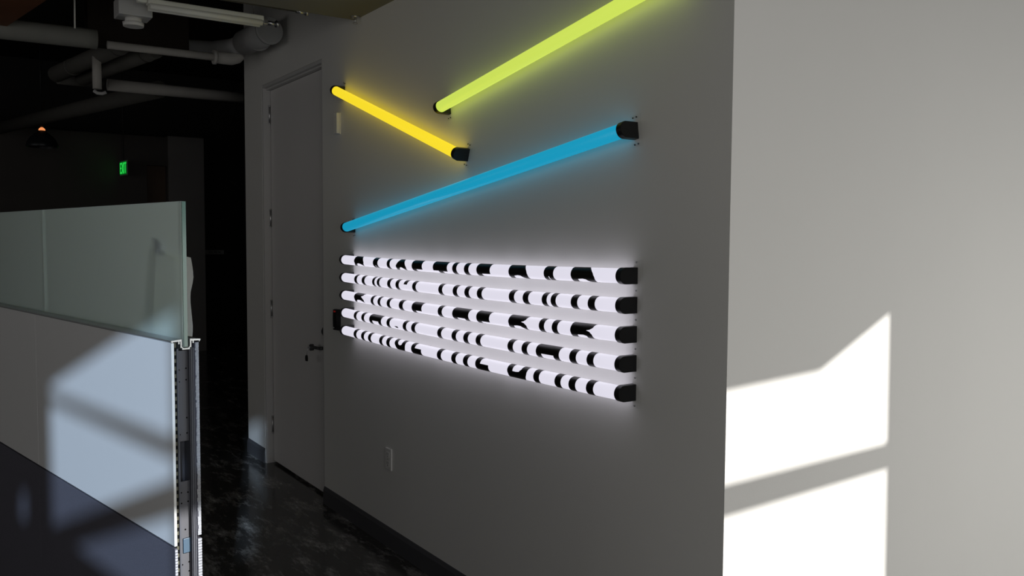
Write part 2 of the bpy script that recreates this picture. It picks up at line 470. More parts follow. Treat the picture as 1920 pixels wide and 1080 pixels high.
LETTERING = [
 [[(-2.5853,105),(-2.5145,105),(-2.4703,25.8),(-2.4589,-2.8),(-2.4750,-69.2),(-2.4883,-45.3),(-2.5050,-31),(-2.5269,-22.5),(-2.5474,-28.2),(-2.5832,-105),(-2.6074,-78.2),(-2.5790,-28.6),(-2.5824,3.7),(-2.5814,38.4)],
  [(-2.2871,105),(-2.3430,105),(-2.3430,-105),(-2.3165,-105),(-2.3165,-27.2),(-2.3133,-27.2),(-2.3133,-105),(-2.2871,-105)],
  [(-2.1792,-105),(-2.1454,-105),(-2.1454,105),(-2.1792,105)],
  [(-2.0520,105),(-2.0157,105),(-1.9814,16.7),(-1.9696,-22.2),(-1.9864,-105),(-2.0004,-49.8),(-2.0142,-28.6),(-2.0299,-25.1),(-2.0462,-39.8),(-2.0716,-105),(-2.0999,-105),(-2.0788,-37.6),(-2.0791,-13),(-2.0655,14.8),(-2.0540,47.1)],
  [(-1.8042,105),(-1.9071,105),(-1.9071,-105),(-1.8681,-105),(-1.8681,-35.6),(-1.8042,-35.6)],
  [(-1.5682,105),(-1.6980,105),(-1.6980,-33.6),(-1.6509,-33.6),(-1.6509,-105),(-1.6111,-105),(-1.6111,-38),(-1.5682,-38)],
  [(-1.5209,-105),(-1.4843,-105),(-1.4843,105),(-1.5209,105)],
  [(-1.4203,-105),(-1.3824,-105),(-1.3824,105),(-1.4203,105)],
  [(-1.2132,105),(-1.3180,105),(-1.3180,-105),(-1.2788,-105),(-1.2788,-34.7),(-1.2132,-34.7)],
  [(-1.0792,105),(-0.9946,105),(-0.9634,41.7),(-0.9496,8.9),(-0.9444,-26.4),(-0.9454,-105),(-0.9774,-61),(-0.9951,-32.9),(-1.0144,-29.3),(-1.0395,-36.7),(-1.0454,-105),(-1.0752,-105),(-1.0740,-39.9),(-1.0743,1.4),(-1.0740,34.4)],
  [(-0.7771,105),(-0.8365,105),(-0.8365,-105),(-0.8100,-105),(-0.8100,-25.1),(-0.8057,-25.1),(-0.8057,-105),(-0.7771,-105)],
  [(-0.6764,105),(-0.5961,105),(-0.5651,47.3),(-0.5478,14.4),(-0.5398,-16.7),(-0.5422,-105),(-0.5797,-63.6),(-0.5913,-38.4),(-0.6088,-32.4),(-0.6349,-36.9),(-0.6413,-105),(-0.6741,-105),(-0.6708,-40),(-0.6722,-4.3),(-0.6720,33.5)]],
 [[(-2.5819,-105),(-2.5479,-105),(-2.5479,105),(-2.5819,105)],
  [(-2.4841,-105),(-2.4487,-105),(-2.4487,105),(-2.4841,105)],
  [(-2.3525,-105),(-2.3245,-105),(-2.3245,105),(-2.3525,105)],
  [(-2.2959,-105),(-2.2666,-105),(-2.2666,105),(-2.2959,105)],
  [(-2.1744,-105),(-2.1392,-105),(-2.1392,105),(-2.1744,105)],
  [(-2.0808,-105),(-2.0448,-105),(-2.0448,105),(-2.0808,105)],
  [(-1.9938,14.1),(-1.9585,14.1),(-1.9585,105),(-1.9938,105)],
  [(-1.9022,-105),(-1.8662,-105),(-1.8662,105),(-1.9022,105)],
  [(-1.6459,-105),(-1.6104,-105),(-1.6104,105),(-1.6459,105)],
  [(-1.5166,-105),(-1.4796,-105),(-1.4796,105),(-1.5166,105)],
  [(-1.4156,-105),(-1.3786,-105),(-1.3786,105),(-1.4156,105)],
  [(-1.3134,-105),(-1.2749,-105),(-1.2749,105),(-1.3134,105)],
  [(-1.0708,-105),(-1.0336,-105),(-1.0336,105),(-1.0708,105)],
  [(-0.9740,-105),(-0.9363,-105),(-0.9363,105),(-0.9740,105)],
  [(-0.8478,-105),(-0.8164,-105),(-0.8164,105),(-0.8478,105)],
  [(-0.7916,-105),(-0.7605,-105),(-0.7605,105),(-0.7916,105)],
  [(-0.6700,-105),(-0.6325,-105),(-0.6325,105),(-0.6700,105)],
  [(-0.5735,-105),(-0.5347,-105),(-0.5347,105),(-0.5735,105)]],
 [[(-2.5848,105),(-2.4794,105),(-2.4782,105),(-2.4781,42.9),(-2.4994,26),(-2.4793,10.2),(-2.4592,-10.5),(-2.4609,-54.6),(-2.4810,-29.8),(-2.5063,-16.1),(-2.5319,-15.6),(-2.5465,-20.7),(-2.5629,-56),(-2.5850,-54.1),(-2.5781,-21.2),(-2.5864,14.6),(-2.5886,45.6)],
  [(-2.3714,-105),(-2.3398,-105),(-2.3398,105),(-2.3714,105)],
  [(-2.2881,-105),(-2.2566,-105),(-2.2566,105),(-2.2881,105)],
  [(-2.1804,-105),(-2.1451,-105),(-2.1451,105),(-2.1804,105)],
  [(-2.0443,-105),(-2.0023,-105),(-2.0023,105),(-2.0443,105)],
  [(-1.8082,105),(-1.9075,105),(-1.9075,-105),(-1.8697,-105),(-1.8697,-28.4),(-1.8082,-28.4)],
  [(-1.6513,-105),(-1.6138,-105),(-1.6138,105),(-1.6513,105)],
  [(-1.3829,105),(-1.5201,105),(-1.5201,-105),(-1.4823,-105),(-1.4823,-34.3),(-1.4190,-34.3),(-1.4190,-105),(-1.3829,-105)],
  [(-1.2165,105),(-1.3175,105),(-1.3175,-105),(-1.2821,-105),(-1.2821,-36.7),(-1.2165,-36.7)],
  [(-1.0771,105),(-0.9552,105),(-0.9491,105),(-0.9561,33.3),(-0.9687,18.2),(-0.9845,11.1),(-0.9635,2.4),(-0.9482,-17.1),(-0.9509,-105),(-0.9731,-50.6),(-0.9913,-28.1),(-1.0148,-26.3),(-1.0370,-30.9),(-1.0517,-105),(-1.0834,-105),(-1.0723,-21.7),(-1.0742,5.6),(-1.0722,39.7)],
  [(-0.8650,-105),(-0.8316,-105),(-0.8316,105),(-0.8650,105)],
  [(-0.7828,-105),(-0.7490,-105),(-0.7490,105),(-0.7828,105)],
  [(-0.6746,105),(-0.5510,105),(-0.5434,105),(-0.5484,33.2),(-0.5635,15.8),(-0.5804,8.8),(-0.5622,0.2),(-0.5503,-19.9),(-0.5449,-105),(-0.5845,-105),(-0.5825,-38.9),(-0.5993,-30.2),(-0.6327,-34),(-0.6447,-105),(-0.6763,-105),(-0.6707,-31.7),(-0.6719,-3.4),(-0.6700,37.2)]],
 [[(-2.5900,-105),(-2.5558,-105),(-2.5558,105),(-2.5900,105)],
  [(-2.4907,-105),(-2.4557,-105),(-2.4557,105),(-2.4907,105)],
  [(-2.2479,105),(-2.3904,105),(-2.3904,-105),(-2.3532,-105),(-2.3532,-7.2),(-2.2811,-7.2),(-2.2811,-105),(-2.2479,-105)],
  [(-2.1832,-105),(-2.1479,-105),(-2.1479,105),(-2.1832,105)],
  [(-2.0958,-16.7),(-2.0604,-15.4),(-2.0562,-37.8),(-2.0793,-36.2)],
  [(-2.0026,-105),(-1.9667,-105),(-1.9667,105),(-2.0026,105)],
  [(-1.9128,-105),(-1.8746,-105),(-1.8746,105),(-1.9128,105)],
  [(-1.6557,-105),(-1.6190,-105),(-1.6190,105),(-1.6557,105)],
  [(-1.5254,-105),(-1.4873,-105),(-1.4873,105),(-1.5254,105)],
  [(-1.4242,-105),(-1.3856,-105),(-1.3856,105),(-1.4242,105)],
  [(-1.3216,-105),(-1.2840,-105),(-1.2840,105),(-1.3216,105)],
  [(-1.0784,-105),(-1.0402,-105),(-1.0402,105),(-1.0784,105)],
  [(-0.9792,-105),(-0.9422,-105),(-0.9422,105),(-0.9792,105)],
  [(-0.7379,105),(-0.8837,105),(-0.8837,-105),(-0.8493,-105),(-0.8493,-14.1),(-0.7733,-14.1),(-0.7733,-105),(-0.7379,-105)],
  [(-0.6758,-105),(-0.6369,-105),(-0.6369,105),(-0.6758,105)],
  [(-0.5764,-105),(-0.5387,-105),(-0.5387,105),(-0.5764,105)]],
 [[(-2.5933,-105),(-2.5570,-105),(-2.5570,105),(-2.5933,105)],
  [(-2.4948,-105),(-2.4582,-105),(-2.4582,105),(-2.4948,105)],
  [(-2.4065,-105),(-2.3715,-105),(-2.3715,105),(-2.4065,105)],
  [(-2.2698,-105),(-2.2352,-105),(-2.2352,105),(-2.2698,105)],
  [(-2.1866,-105),(-2.1495,-105),(-2.1495,105),(-2.1866,105)],
  [(-2.0981,105),(-2.0680,105),(-2.0723,105),(-2.0694,105),(-2.0592,32.1),(-2.0483,11.7),(-2.0325,4.8),(-2.0172,15.3),(-2.0138,46),(-2.0214,105),(-2.0172,105),(-1.9818,105),(-1.9824,105),(-1.9808,39.7),(-1.9780,12.1),(-1.9793,-14.4),(-2.0140,-105),(-2.0777,-105),(-2.0811,-14.4),(-2.0928,18.3),(-2.1002,105)],
  [(-1.9136,105),(-1.9136,-105),(-1.8125,-105),(-1.8125,14.2),(-1.8768,14.2),(-1.8768,105)],
  [(-1.6589,-105),(-1.6212,-105),(-1.6212,105),(-1.6589,105)],
  [(-1.5279,-105),(-1.4896,-105),(-1.4896,105),(-1.5279,105)],
  [(-1.4265,-105),(-1.3884,-105),(-1.3884,105),(-1.4265,105)],
  [(-1.3244,105),(-1.3244,-105),(-1.2214,-105),(-1.2214,10.8),(-1.2862,10.8),(-1.2862,105)],
  [(-1.0839,105),(-1.0503,105),(-1.0475,105),(-1.0440,31.2),(-1.0425,9.3),(-1.0197,8.1),(-0.9995,12.4),(-0.9864,39.1),(-0.9859,105),(-0.9899,105),(-0.9494,105),(-0.9450,105),(-0.9450,36.9),(-0.9460,0.3),(-0.9729,-105),(-1.0849,-105),(-1.0753,-24.6),(-1.0801,6.9),(-1.0811,40.3)],
  [(-0.8990,-105),(-0.8617,-105),(-0.8617,105),(-0.8990,105)],
  [(-0.7631,-105),(-0.7259,-105),(-0.7259,105),(-0.7631,105)],
  [(-0.6786,-105),(-0.6394,-105),(-0.6394,105),(-0.6786,105)],
  [(-0.5780,-105),(-0.5385,-105),(-0.5385,105),(-0.5780,105)]]]

# ------------------------------------------------------------------ the setting
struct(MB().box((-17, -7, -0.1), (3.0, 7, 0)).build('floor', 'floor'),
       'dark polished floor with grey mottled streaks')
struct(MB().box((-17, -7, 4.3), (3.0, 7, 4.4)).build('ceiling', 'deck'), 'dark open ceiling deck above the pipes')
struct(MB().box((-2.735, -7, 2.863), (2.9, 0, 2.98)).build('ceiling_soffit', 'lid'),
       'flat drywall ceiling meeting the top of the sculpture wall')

DX0, DX1, DH = -4.36, -3.22, 2.735
b = MB()
b.prism([(-4.76, 0), (DX0, 0), (DX0, 0.25), (-4.76, 0.25)], XYZ, 0, 4.3)
b.prism([(DX1, 0), (0, 0), (-0.25, 0.25), (DX1, 0.25)], XYZ, 0, 4.3)
b.box((DX0, 0, DH), (DX1, 0.25, 4.3))
struct(b.build('wall_left', 'wall'), 'shaded grey wall that carries the light tubes')
struct(MB().prism([(0, 0), (0, 6.9), (-0.25, 6.9), (-0.25, 0.25)], XYZ, 0, 4.3).build('wall_right', 'wall'),
       'bright wall at the right with sunlit window patches')

# unseen wall behind the camera, openings shaped to cast the sun patches
WX = 2.9


def on_rear_wall(x, y, z, d):
    t = (WX - x) / -d.x
    return (y - d.y * t, z - d.z * t)


hole_up = [on_rear_wall(0, y, z, SUN_DIR) for y, z in ((-0.03, 1.198), (0.476, 1.224), (0.868, 1.399), (0.878, 0.920), (-0.03, 0.902))]
hole_low = [on_rear_wall(0, y, z, SUN_DIR) for y, z in ((-0.03, 0.807), (0.882, 0.831), (0.897, 0.03), (-0.03, 0.03))]
PA = 0.1877
E0 = Vector((-0.662, -1.459, 0))
PDIR = Vector((math.cos(PA), math.sin(PA), 0))


def on_panel(s, z):
    p = E0 - PDIR * s
    return on_rear_wall(p.x, p.y, z, BACK_SUN_DIR)


h1 = [on_panel(s, z) for s, z in ((1.05, 1.118), (-0.005, 1.475), (-0.005, 1.103), (1.05, 1.097))]
h2 = [on_panel(s, z) for s, z in ((1.05, 1.056), (-0.005, 1.044), (-0.005, 0.99), (1.05, 0.602))]
h3 = [on_panel(s, z) for s, z in ((0.82, 0.592), (-0.005, 0.895), (-0.005, 0.592))]
h4 = [on_rear_wall(-0.676, y, z, BACK_SUN_DIR) for y, z in ((-1.385, 1.50), (-1.29, 1.50), (-1.29, 0.995), (-1.385, 0.995))]
h5 = [on_rear_wall(-0.676, y, z, BACK_SUN_DIR) for y, z in ((-1.385, 0.90), (-1.29, 0.90), (-1.29, 0.62), (-1.385, 0.62))]
h6 = [on_panel(s, z) for s, z in ((1.45, 0.56), (1.40, 0.53), (1.35, 0.57), (1.36, 0.66), (1.43, 0.65))]
p = E0
slot = [on_rear_wall(p.x, y, z, SUN_DIR) for y, z in ((-1.50, 0.90), (-1.33, 0.90), (-1.33, 0.05), (-1.50, 0.05))]
b = MB()
b.plate_with_holes([[(-7, 0), (7, 0), (7, 4.3), (-7, 4.3)], hole_up, hole_low, h1, h2, h3, h4, h5, h6, slot], YZ, WX, WX + 0.03)
struct(b.build('wall_behind', 'dark_wall'), 'unseen wall behind the viewer with openings shaped for the sun patches')
struct(MB().box((-17, -7.1, 0), (3, -7, 4.3)).build('wall_side', 'pale_wall'), 'unseen side wall coloured pale to bounce light')  # out of view, pale colour chosen to reflect light onto the partition
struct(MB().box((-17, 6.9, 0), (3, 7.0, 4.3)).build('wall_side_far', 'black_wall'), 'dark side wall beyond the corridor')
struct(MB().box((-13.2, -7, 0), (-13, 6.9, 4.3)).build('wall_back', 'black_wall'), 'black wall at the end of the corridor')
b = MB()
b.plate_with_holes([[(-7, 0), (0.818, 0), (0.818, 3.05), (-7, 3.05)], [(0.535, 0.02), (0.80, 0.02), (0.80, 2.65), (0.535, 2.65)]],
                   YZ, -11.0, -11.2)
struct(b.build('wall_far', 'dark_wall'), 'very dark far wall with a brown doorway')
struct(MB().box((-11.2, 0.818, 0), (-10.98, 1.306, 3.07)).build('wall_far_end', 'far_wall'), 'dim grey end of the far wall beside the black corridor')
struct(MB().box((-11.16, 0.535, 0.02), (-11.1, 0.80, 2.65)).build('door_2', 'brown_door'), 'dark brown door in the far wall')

struct(MB().prism([(0, 0), (-0.012, 0), (-0.010, 0.085), (-0.003, 0.105), (0, 0.107)], lambda u, v, t: (t, u, v), DX1, 0.0)
       .build('baseboard_left', 'base'), 'dark rubber base along the sculpture wall')
struct(MB().prism([(0, 0), (-0.012, 0), (-0.010, 0.085), (-0.003, 0.105), (0, 0.107)], lambda u, v, t: (t, u, v), -4.76, DX0)
       .build('baseboard_end', 'base'), 'dark rubber base left of the door')
struct(MB().prism([(0, 0), (0.012, 0), (0.010, 0.085), (0.003, 0.105), (0, 0.107)], lambda u, v, t: (u, t, v), 0, 6.9)
       .build('baseboard_right', 'base'), 'dark rubber base along the bright wall')

# ------------------------------------------------------------------ door in the left wall
d = bpy.data.objects.new('door_1', None)
col.objects.link(d)
d.location = (DX0, 0.055, 0)
d['kind'] = 'structure'
d['label'] = 'tall grey door recessed in the sculpture wall'
d['category'] = 'door'
W = DX1 - DX0
MB().box((0.030, 0, 0.018), (W - 0.03, 0.045, DH - 0.035), 0.002).build('door_leaf', 'door', d)
b = MB()
b.box((0, -0.052, 0), (0.020, 0.06, DH), 0.002)
b.box((W - 0.020, -0.052, 0), (W, 0.06, DH), 0.002)
b.box((0.020, -0.052, DH - 0.022), (W - 0.020, 0.06, DH), 0.002)
b.box((0.020, -0.030, DH - 0.034), (W - 0.020, 0.0, DH - 0.022), 0.001)
b.build('door_frame', 'frame', d)
for z in (2.53, 1.79, 1.135, 0.285):
    b = MB()
    b.tube((0.024, -0.006, z - 0.06), (0.024, -0.006, z + 0.06), 0.0065, seg=12)
    for k in (-0.06, 0.06):
        b.tube((0.024, -0.006, z + k - 0.005), (0.024, -0.006, z + k + 0.005), 0.0075, seg=12)
    b.build('hinge', 'steel', d)
hx = W - 0.10
b = MB()
b.tube((hx, 0, 0.957), (hx, -0.010, 0.957), 0.028, seg=24)
b.tube((hx, -0.008, 0.957), (hx, -0.045, 0.957), 0.010, seg=14)
b.path([(hx, -0.040, 0.957), (hx - 0.02, -0.046, 0.957), (hx - 0.06, -0.047, 0.956), (hx - 0.12, -0.046, 0.954), (hx - 0.135, -0.040, 0.953)], 0.010)
b.tube((hx - 0.118, -0.040, 0.952), (hx - 0.118, -0.060, 0.952), 0.021, seg=20)
b.build('lever_handle', 'dark_metal', d)
b = MB()
b.tube((hx - 0.005, 0, 1.062), (hx - 0.005, -0.016, 1.062), 0.027, seg=24)
b.tube((hx - 0.005, -0.014, 1.062), (hx - 0.005, -0.024, 1.062), 0.014, seg=18)
b.build('deadbolt', 'dark_metal', d)

kx = DX0 + hx - 0.118
kr = thing('key_ring', 'dark keys hanging from the lever of the grey door', 'keys', (kx, -0.009, 0.952))
b = MB()
b.box((-0.003, -0.012, -0.006), (0.003, 0.002, 0.006))
b.path([(0, -0.010, -0.002), (-0.012, -0.012, -0.03), (-0.020, -0.012, -0.055)], 0.0018, 8)
b.build('key', 'steel', kr)
b = MB()
b.prism([(-0.008, 0), (0.008, 0), (0.013, -0.018), (0.012, -0.036), (-0.010, -0.036), (-0.013, -0.018)], lambda u, v, t: (u - 0.022, t, v - 0.052), -0.017, -0.007)
b.build('fob', 'black', kr)

# ------------------------------------------------------------------ light tubes
TR, TY = 0.0255, -0.052       # tube radius, distance of its axis from the wall


def d_cap_outline(r, depth, n=18):
    """D outline in (y, z): flat on the wall, half round at the front, centred on z = 0."""
    pts = [(0, -r), (0, r)]
    cy = -(depth - r)
    for k in range(n + 1):
        t = math.pi / 2 + math.pi * k / n
        pts.append((cy + r * math.cos(t), r * math.sin(t)))
    return pts


def end_cap(parent, x0, x1, outer):
    """outer = +1 when the closed face looks towards +x."""
    b = MB()
    o = d_cap_outline(0.0285, 0.0805)
    i = d_cap_outline(0.0285 - 0.004, 0.0765)
    e = 0.004 * outer
    if outer > 0:
        b.prism(o, YZ, x0, x1 - e)
        b.prism(o, YZ, x1 - e, x1 - e * 0.5)
        A = [b.bm.verts.new((x1 - e * 0.5, y, z)) for y, z in o]
        B = [b.bm.verts.new((x1, y * 0.975 - 0.001, z * 0.95)) for y, z in o]
    else:
        b.prism(o, YZ, x0 - e, x1)
        A = [b.bm.verts.new((x0 - e, y, z)) for y, z in o]
        B = [b.bm.verts.new((x0, y * 0.975 - 0.001, z * 0.95)) for y, z in o]
    n = len(o)
    for k in range(n):
        b.bm.faces.new((A[k], A[(k + 1) % n], B[(k + 1) % n], B[k]))
    b.bm.faces.new(B)
    return b.build('end_cap', 'black', parent)


SAG = 0.0092                  # the long tubes hang a little lower in the middle


def droop(bm, length, sag):
    if sag:
        for v in bm.verts:
            t = min(max(v.co.x / length, 0), 1)
            v.co.z -= sag * 4 * t * (1 - t)


def lettering_mesh(polys, r, x_off):
    """polygons in (x, angle in degrees), wrapped on the tube."""
    seg = 7.5
    bm = bmesh.new()
    for pl in polys:
        cl = []
        for q in pl:
            if not cl or (abs(q[0] - cl[-1][0]) + abs(q[1] - cl[-1][1]) / 1000) > 1e-5:
                cl.append(q)
        vv = [Vector((x, a / 1000.0, 0)) for x, a in cl]
        vs = [bm.verts.new(v) for v in vv]
        for t in tessellate_polygon([vv]):
            try:
                bm.faces.new([vs[i] for i in t])
            except ValueError:
                pass
    a = -172.5
    while a <= 172.5:
        bmesh.ops.bisect_plane(bm, geom=bm.verts[:] + bm.edges[:] + bm.faces[:], dist=1e-7,
                               plane_co=(0, a / 1000.0, 0), plane_no=(0, 1, 0))
        a += seg
    for v in bm.verts:
        t = math.radians(v.co.y * 1000.0)
        v.co = Vector((v.co.x - x_off, TY - r * math.cos(t), r * math.sin(t)))
    return bm


ROW_Z = (1.5275, 1.427, 1.3265, 1.2265, 1.1255)
ROW_LABEL = ('topmost of the five white light tubes striped in black',
             'second from the top of the five black striped white light tubes',
             'middle one of the five black striped white light tubes',
             'second from the bottom of the five black striped white light tubes',
             'lowest of the five white light tubes striped in black')


def light_tube(name, label, group, origin, angle, length, material, polys=None, plates=False):
    root = thing(name, label, 'light tube', origin, (0, -angle, 0), group)
    b = MB()
    n = 24 if polys else 1
    for k in range(n):
        xa, xb = 0.001 + (length - 0.002) * k / n, 0.001 + (length - 0.002) * (k + 1) / n
        b.tube((xa, TY, 0), (xb, TY, 0), TR, seg=48, caps=False)
    bmesh.ops.remove_doubles(b.bm, verts=b.bm.verts[:], dist=1e-5)
    ends = [e for e in b.bm.edges if e.is_boundary]
    bmesh.ops.holes_fill(b.bm, edges=ends, sides=0)
    if polys:
        droop(b.bm, length, SAG)
    for f in b.bm.faces:
        c = f.calc_center_median()
        if c.y > TY + TR * 0.35:
            f.material_index = 1
    b.build('tube', [material, material + '_rear'], root)
    end_cap(root, -0.024, 0.0, -1)
    end_cap(root, length, length + 0.024, 1)
    if polys:
        for pl in polys:
            b = MB()
            b.merge(lettering_mesh([pl], TR + 0.0009, origin[0]), True)
            droop(b.bm, length, SAG)
            b.build('black_band', 'vinyl', root)
    if plates:
        for x in (-0.012, length + 0.012):
            pl = MB().box((x - 0.022, -0.003, -0.055), (x + 0.030, -0.0008, 0.055)).build('mounting_plate', 'clear', root)
            for z in (-0.046, 0.046):
                for dx in (-0.008, 0.010):
                    MB().tube((x + dx, -0.003, z), (x + dx, -0.006, z), 0.0032, 0.002, 10).build('screw', 'dark_metal', pl)
    return root


X0 = -2.760
for i, z in enumerate(ROW_Z):
    light_tube('striped_light_tube', ROW_LABEL[i], 'striped white light tubes stacked on the wall', (X0, 0, z), 0.0,
               2.335, 'tube_white', LETTERING[i])


def diagonal(label, x0, z0, x1, z1, material):
    a = math.atan2(z1 - z0, x1 - x0)
    return light_tube('coloured_light_tube', label, 'coloured light tubes slanting across the wall', (x0, 0, z0), a,
                      math.hypot(x1 - x0, z1 - z0), material, None, True)


diagonal('yellow glowing light tube slanting down to the right near the door', -2.880, 2.488, -1.530, 2.028, 'tube_yellow')
diagonal('lime green glowing light tube rising out of the top of the picture', -1.671, 2.250, -0.16, 2.481, 'tube_lime')
diagonal('blue glowing light tube slanting above the striped tubes', -2.742, 1.712, -0.432, 2.017, 'tube_blue')

for nm, lab, xa, xb in (('mounting_strip', 'clear plastic mounting strip behind right ends of the striped tubes', -0.452, -0.374),
                        ('mounting_strip', 'clear plastic mounting strip behind left ends of the striped tubes', -2.796, -2.752)):
    r = thing(nm, lab, 'mounting strip', ((xa + xb) / 2, 0, 1.3265))
    MB().box((xa - (xa + xb) / 2, -0.003, -0.255), (xb - (xa + xb) / 2, -0.0008, 0.255)).build('strip', 'clear', r)
    for z in (-0.247, -0.15, -0.05, 0.05, 0.15, 0.247):
        MB().tube((0.008, -0.003, z), (0.008, -0.0065, z), 0.0035, 0.0022, 12).build('screw', 'steel', r)

# ------------------------------------------------------------------ small things on the left wall
cr = thing('card_reader', 'black card reader on the wall beside the door', 'card reader', (-2.985, 0, 1.167))
b = MB()
o = [(-0.026, -0.062), (0.026, -0.062), (0.030, -0.03), (0.031, 0.0), (0.030, 0.03), (0.026, 0.062), (-0.026, 0.062), (-0.030, 0.03), (-0.031, 0), (-0.030, -0.03)]
b.prism(o, XZ, 0.0, -0.016)
b.prism([(u * 0.9, v * 0.97) for u, v in o], XZ, -0.016, -0.026)
b.build('reader_body', 'black', cr)
MB().box((-0.012, -0.0285, 0.045), (0.012, -0.025, 0.054), 0.001).build('indicator_light', 'red_led', cr, 'small red indicator light')
MB().box((-0.020, -0.0275, -0.052), (-0.006, -0.0255, -0.044), 0.0005).build('badge', 'sensor', cr)

ws = thing('wall_sensor', 'slim white sensor box on the wall below the yellow tube', 'sensor', (-2.965, 0, 2.315))
MB().box((-0.032, -0.008, -0.062), (0.028, 0, 0.062), 0.002).build('back_plate', 'wall', ws)
MB().box((-0.020, -0.026, -0.058), (0.028, -0.008, 0.060), 0.003).build('cover', 'white_plastic', ws)

ot = thing('wall_outlet', 'white electrical outlet low on the grey wall', 'outlet', (-2.312, 0, 0.477))
MB().box((-0.036, -0.009, -0.058), (0.036, 0, 0.058), 0.003).build('cover_plate', 'wall', ot)
for z in (-0.024, 0.024):
    rc = MB().box((-0.017, -0.0105, z - 0.015), (0.017, -0.009, z + 0.015), 0.0006).build('receptacle', 'wall', ot)
    b = MB()
    for x in (-0.007, 0.007):
        b.box((x - 0.0012, -0.0108, z - 0.001), (x + 0.0012, -0.0104, z + 0.009))
    b.box((-0.0025, -0.0108, z - 0.011), (0.0025, -0.0104, z - 0.006))
    b.build('slots', 'hole', rc)
MB().tube((0, -0.009, 0), (0, -0.011, 0), 0.003, seg=10).build('screw', 'steel', ot)

# ------------------------------------------------------------------ partition with the frosted glass screen
pt = thing('office_partition', 'white and dark grey office partition with frosted glass and cut open end', 'partition',
           (E0.x, E0.y, 0), (0, 0, PA))
L1, L2 = -1.18, -2.36
for xa, xb in ((-0.0005, L1 + 0.0015), (L1 - 0.0015, L2)):
    b = MB()
    b.box((xa, 0, 0.800), (xb, 0.0075, 1.362), 0.0006)
    b.mi = 1
    if xa > -0.01:
        b.box((xa - 0.0002, 0.0003, 0.8005), (xa + 0.0008, 0.0072, 1.3615))
    b.build('white_panel', ['panel', 'panel_edge'], pt, 'glossy white upper panel')
    b = MB()
    b.box((xa, 0.0005, 0.06), (xb, 0.009, 0.793), 0.0015)
    if xa > -0.01:
        b.mi = 1
        for k in range(90):
            z = 0.062 + k * 0.0081
            b.box((xa - 0.001, 0.001, z), (xa + 0.0012, 0.0085, z + 0.0062), 0.0005, 1)
    b.build('fabric_panel', ['fabric', 'felt_edge'], pt, 'dark fabric lower panel')
    b = MB()
    b.box((xa, 0.065, 0.815), (xb, 0.077, 1.360), 0.002)
    if xa > -0.01:
        b.mi = 1
        z = 0.816
        while z < 1.357:
            h = 0.004 + random.random() * 0.008
            b.box((xa - 0.001, 0.0655 + random.random() * 0.003, z), (xa + 0.002, 0.0765, min(1.3595, z + h)), 0.0008, 1)
            z += h
    b.build('back_panel', ['fabric', 'felt_edge'], pt, 'grey fabric rear panel')
    b = MB()
    b.box((xa, 0.065, 0.06), (xb, 0.078, 0.807), 0.002)
    if xa > -0.01:
        b.mi = 1
        for k in range(92):
            z = 0.062 + k * 0.0081
            b.box((xa - 0.001, 0.066, z), (xa + 0.002, 0.0775, z + 0.0066), 0.0005, 1)
    b.build('rear_lower_panel', ['fabric', 'felt_edge'], pt)
    b = MB()
    b.box((xa - (0.004 if xa > -0.01 else 0), 0.0335, 1.349), (xb, 0.0445, 1.748), 0.0012)
    for f in b.bm.faces:
        if f.calc_center_median().y > 0.0443:
            f.material_index = 1
    gs = b.build('glass_screen', ['glass', 'glass_back'], pt, 'frosted green glass screen')
    if xa > -0.01:
        MB().box((xa + 0.004, 0.0338, 1.350), (xa + 0.0052, 0.0442, 1.747)).build('polished_edge', 'glass_edge', gs)
# slotted strip and end post
b = MB()
b.box((-0.03, 0.0085, 0.06), (-0.004, 0.0150, 1.362))
b.mi = 1
for k in range(62):
    z = 0.07 + k * 0.0208
    b.box((-0.0045, 0.0095, z), (-0.0025, 0.0140, z + 0.010))
b.build('slotted_strip', ['olive', 'hole'], pt)
b = MB()
for y0, y1, x in ((0.0155, 0.0183, -0.001), (0.0183, 0.0215, -0.004), (0.0515, 0.0545, -0.004), (0.0545, 0.0575, -0.001), (0.0575, 0.0612, -0.005), (0.0612, 0.0645, -0.003)):
    b.box((-0.05, y0, 0.03), (x, y1, 1.345))
b.box((-0.052, 0.0155, 0.03), (-0.045, 0.064, 1.345))
b.build('end_post', 'post', pt)
for z0, z1, holes in ((1.085, 1.338, ((0.026, 1.285), (0.046, 1.288), (0.026, 1.252), (0.046, 1.256), (0.026, 1.105), (0.046, 1.107), (0.046, 1.150))),
                      (0.812, 0.973, ((0.046, 0.940), (0.046, 0.914), (0.027, 0.912), (0.037, 0.836), (0.027, 0.942))),
                      (0.05, 0.768, ((0.046, 0.742), (0.027, 0.738), (0.046, 0.716), (0.046, 0.60), (0.027, 0.58)))):
    b = MB()
    b.box((-0.018, 0.0215, z0), (-0.014, 0.0515, z1), 0.0006)
    b.mi = 1
    for y, z in holes:
        b.tube((-0.0145, y, z), (-0.0136, y, z), 0.0023, seg=14)
    b.build('cover_plate', ['plate', 'hole'], pt)
b = MB()
b.box((-0.018, 0.0215, 0.768), (-0.015, 0.030, 0.812))
b.mi = 1
b.box((-0.018, 0.030, 0.770), (-0.012, 0.0545, 0.811), 0.001)
b.build('connector_block', ['plate', 'blue_plate'], pt, 'blue grey connector block in the post')
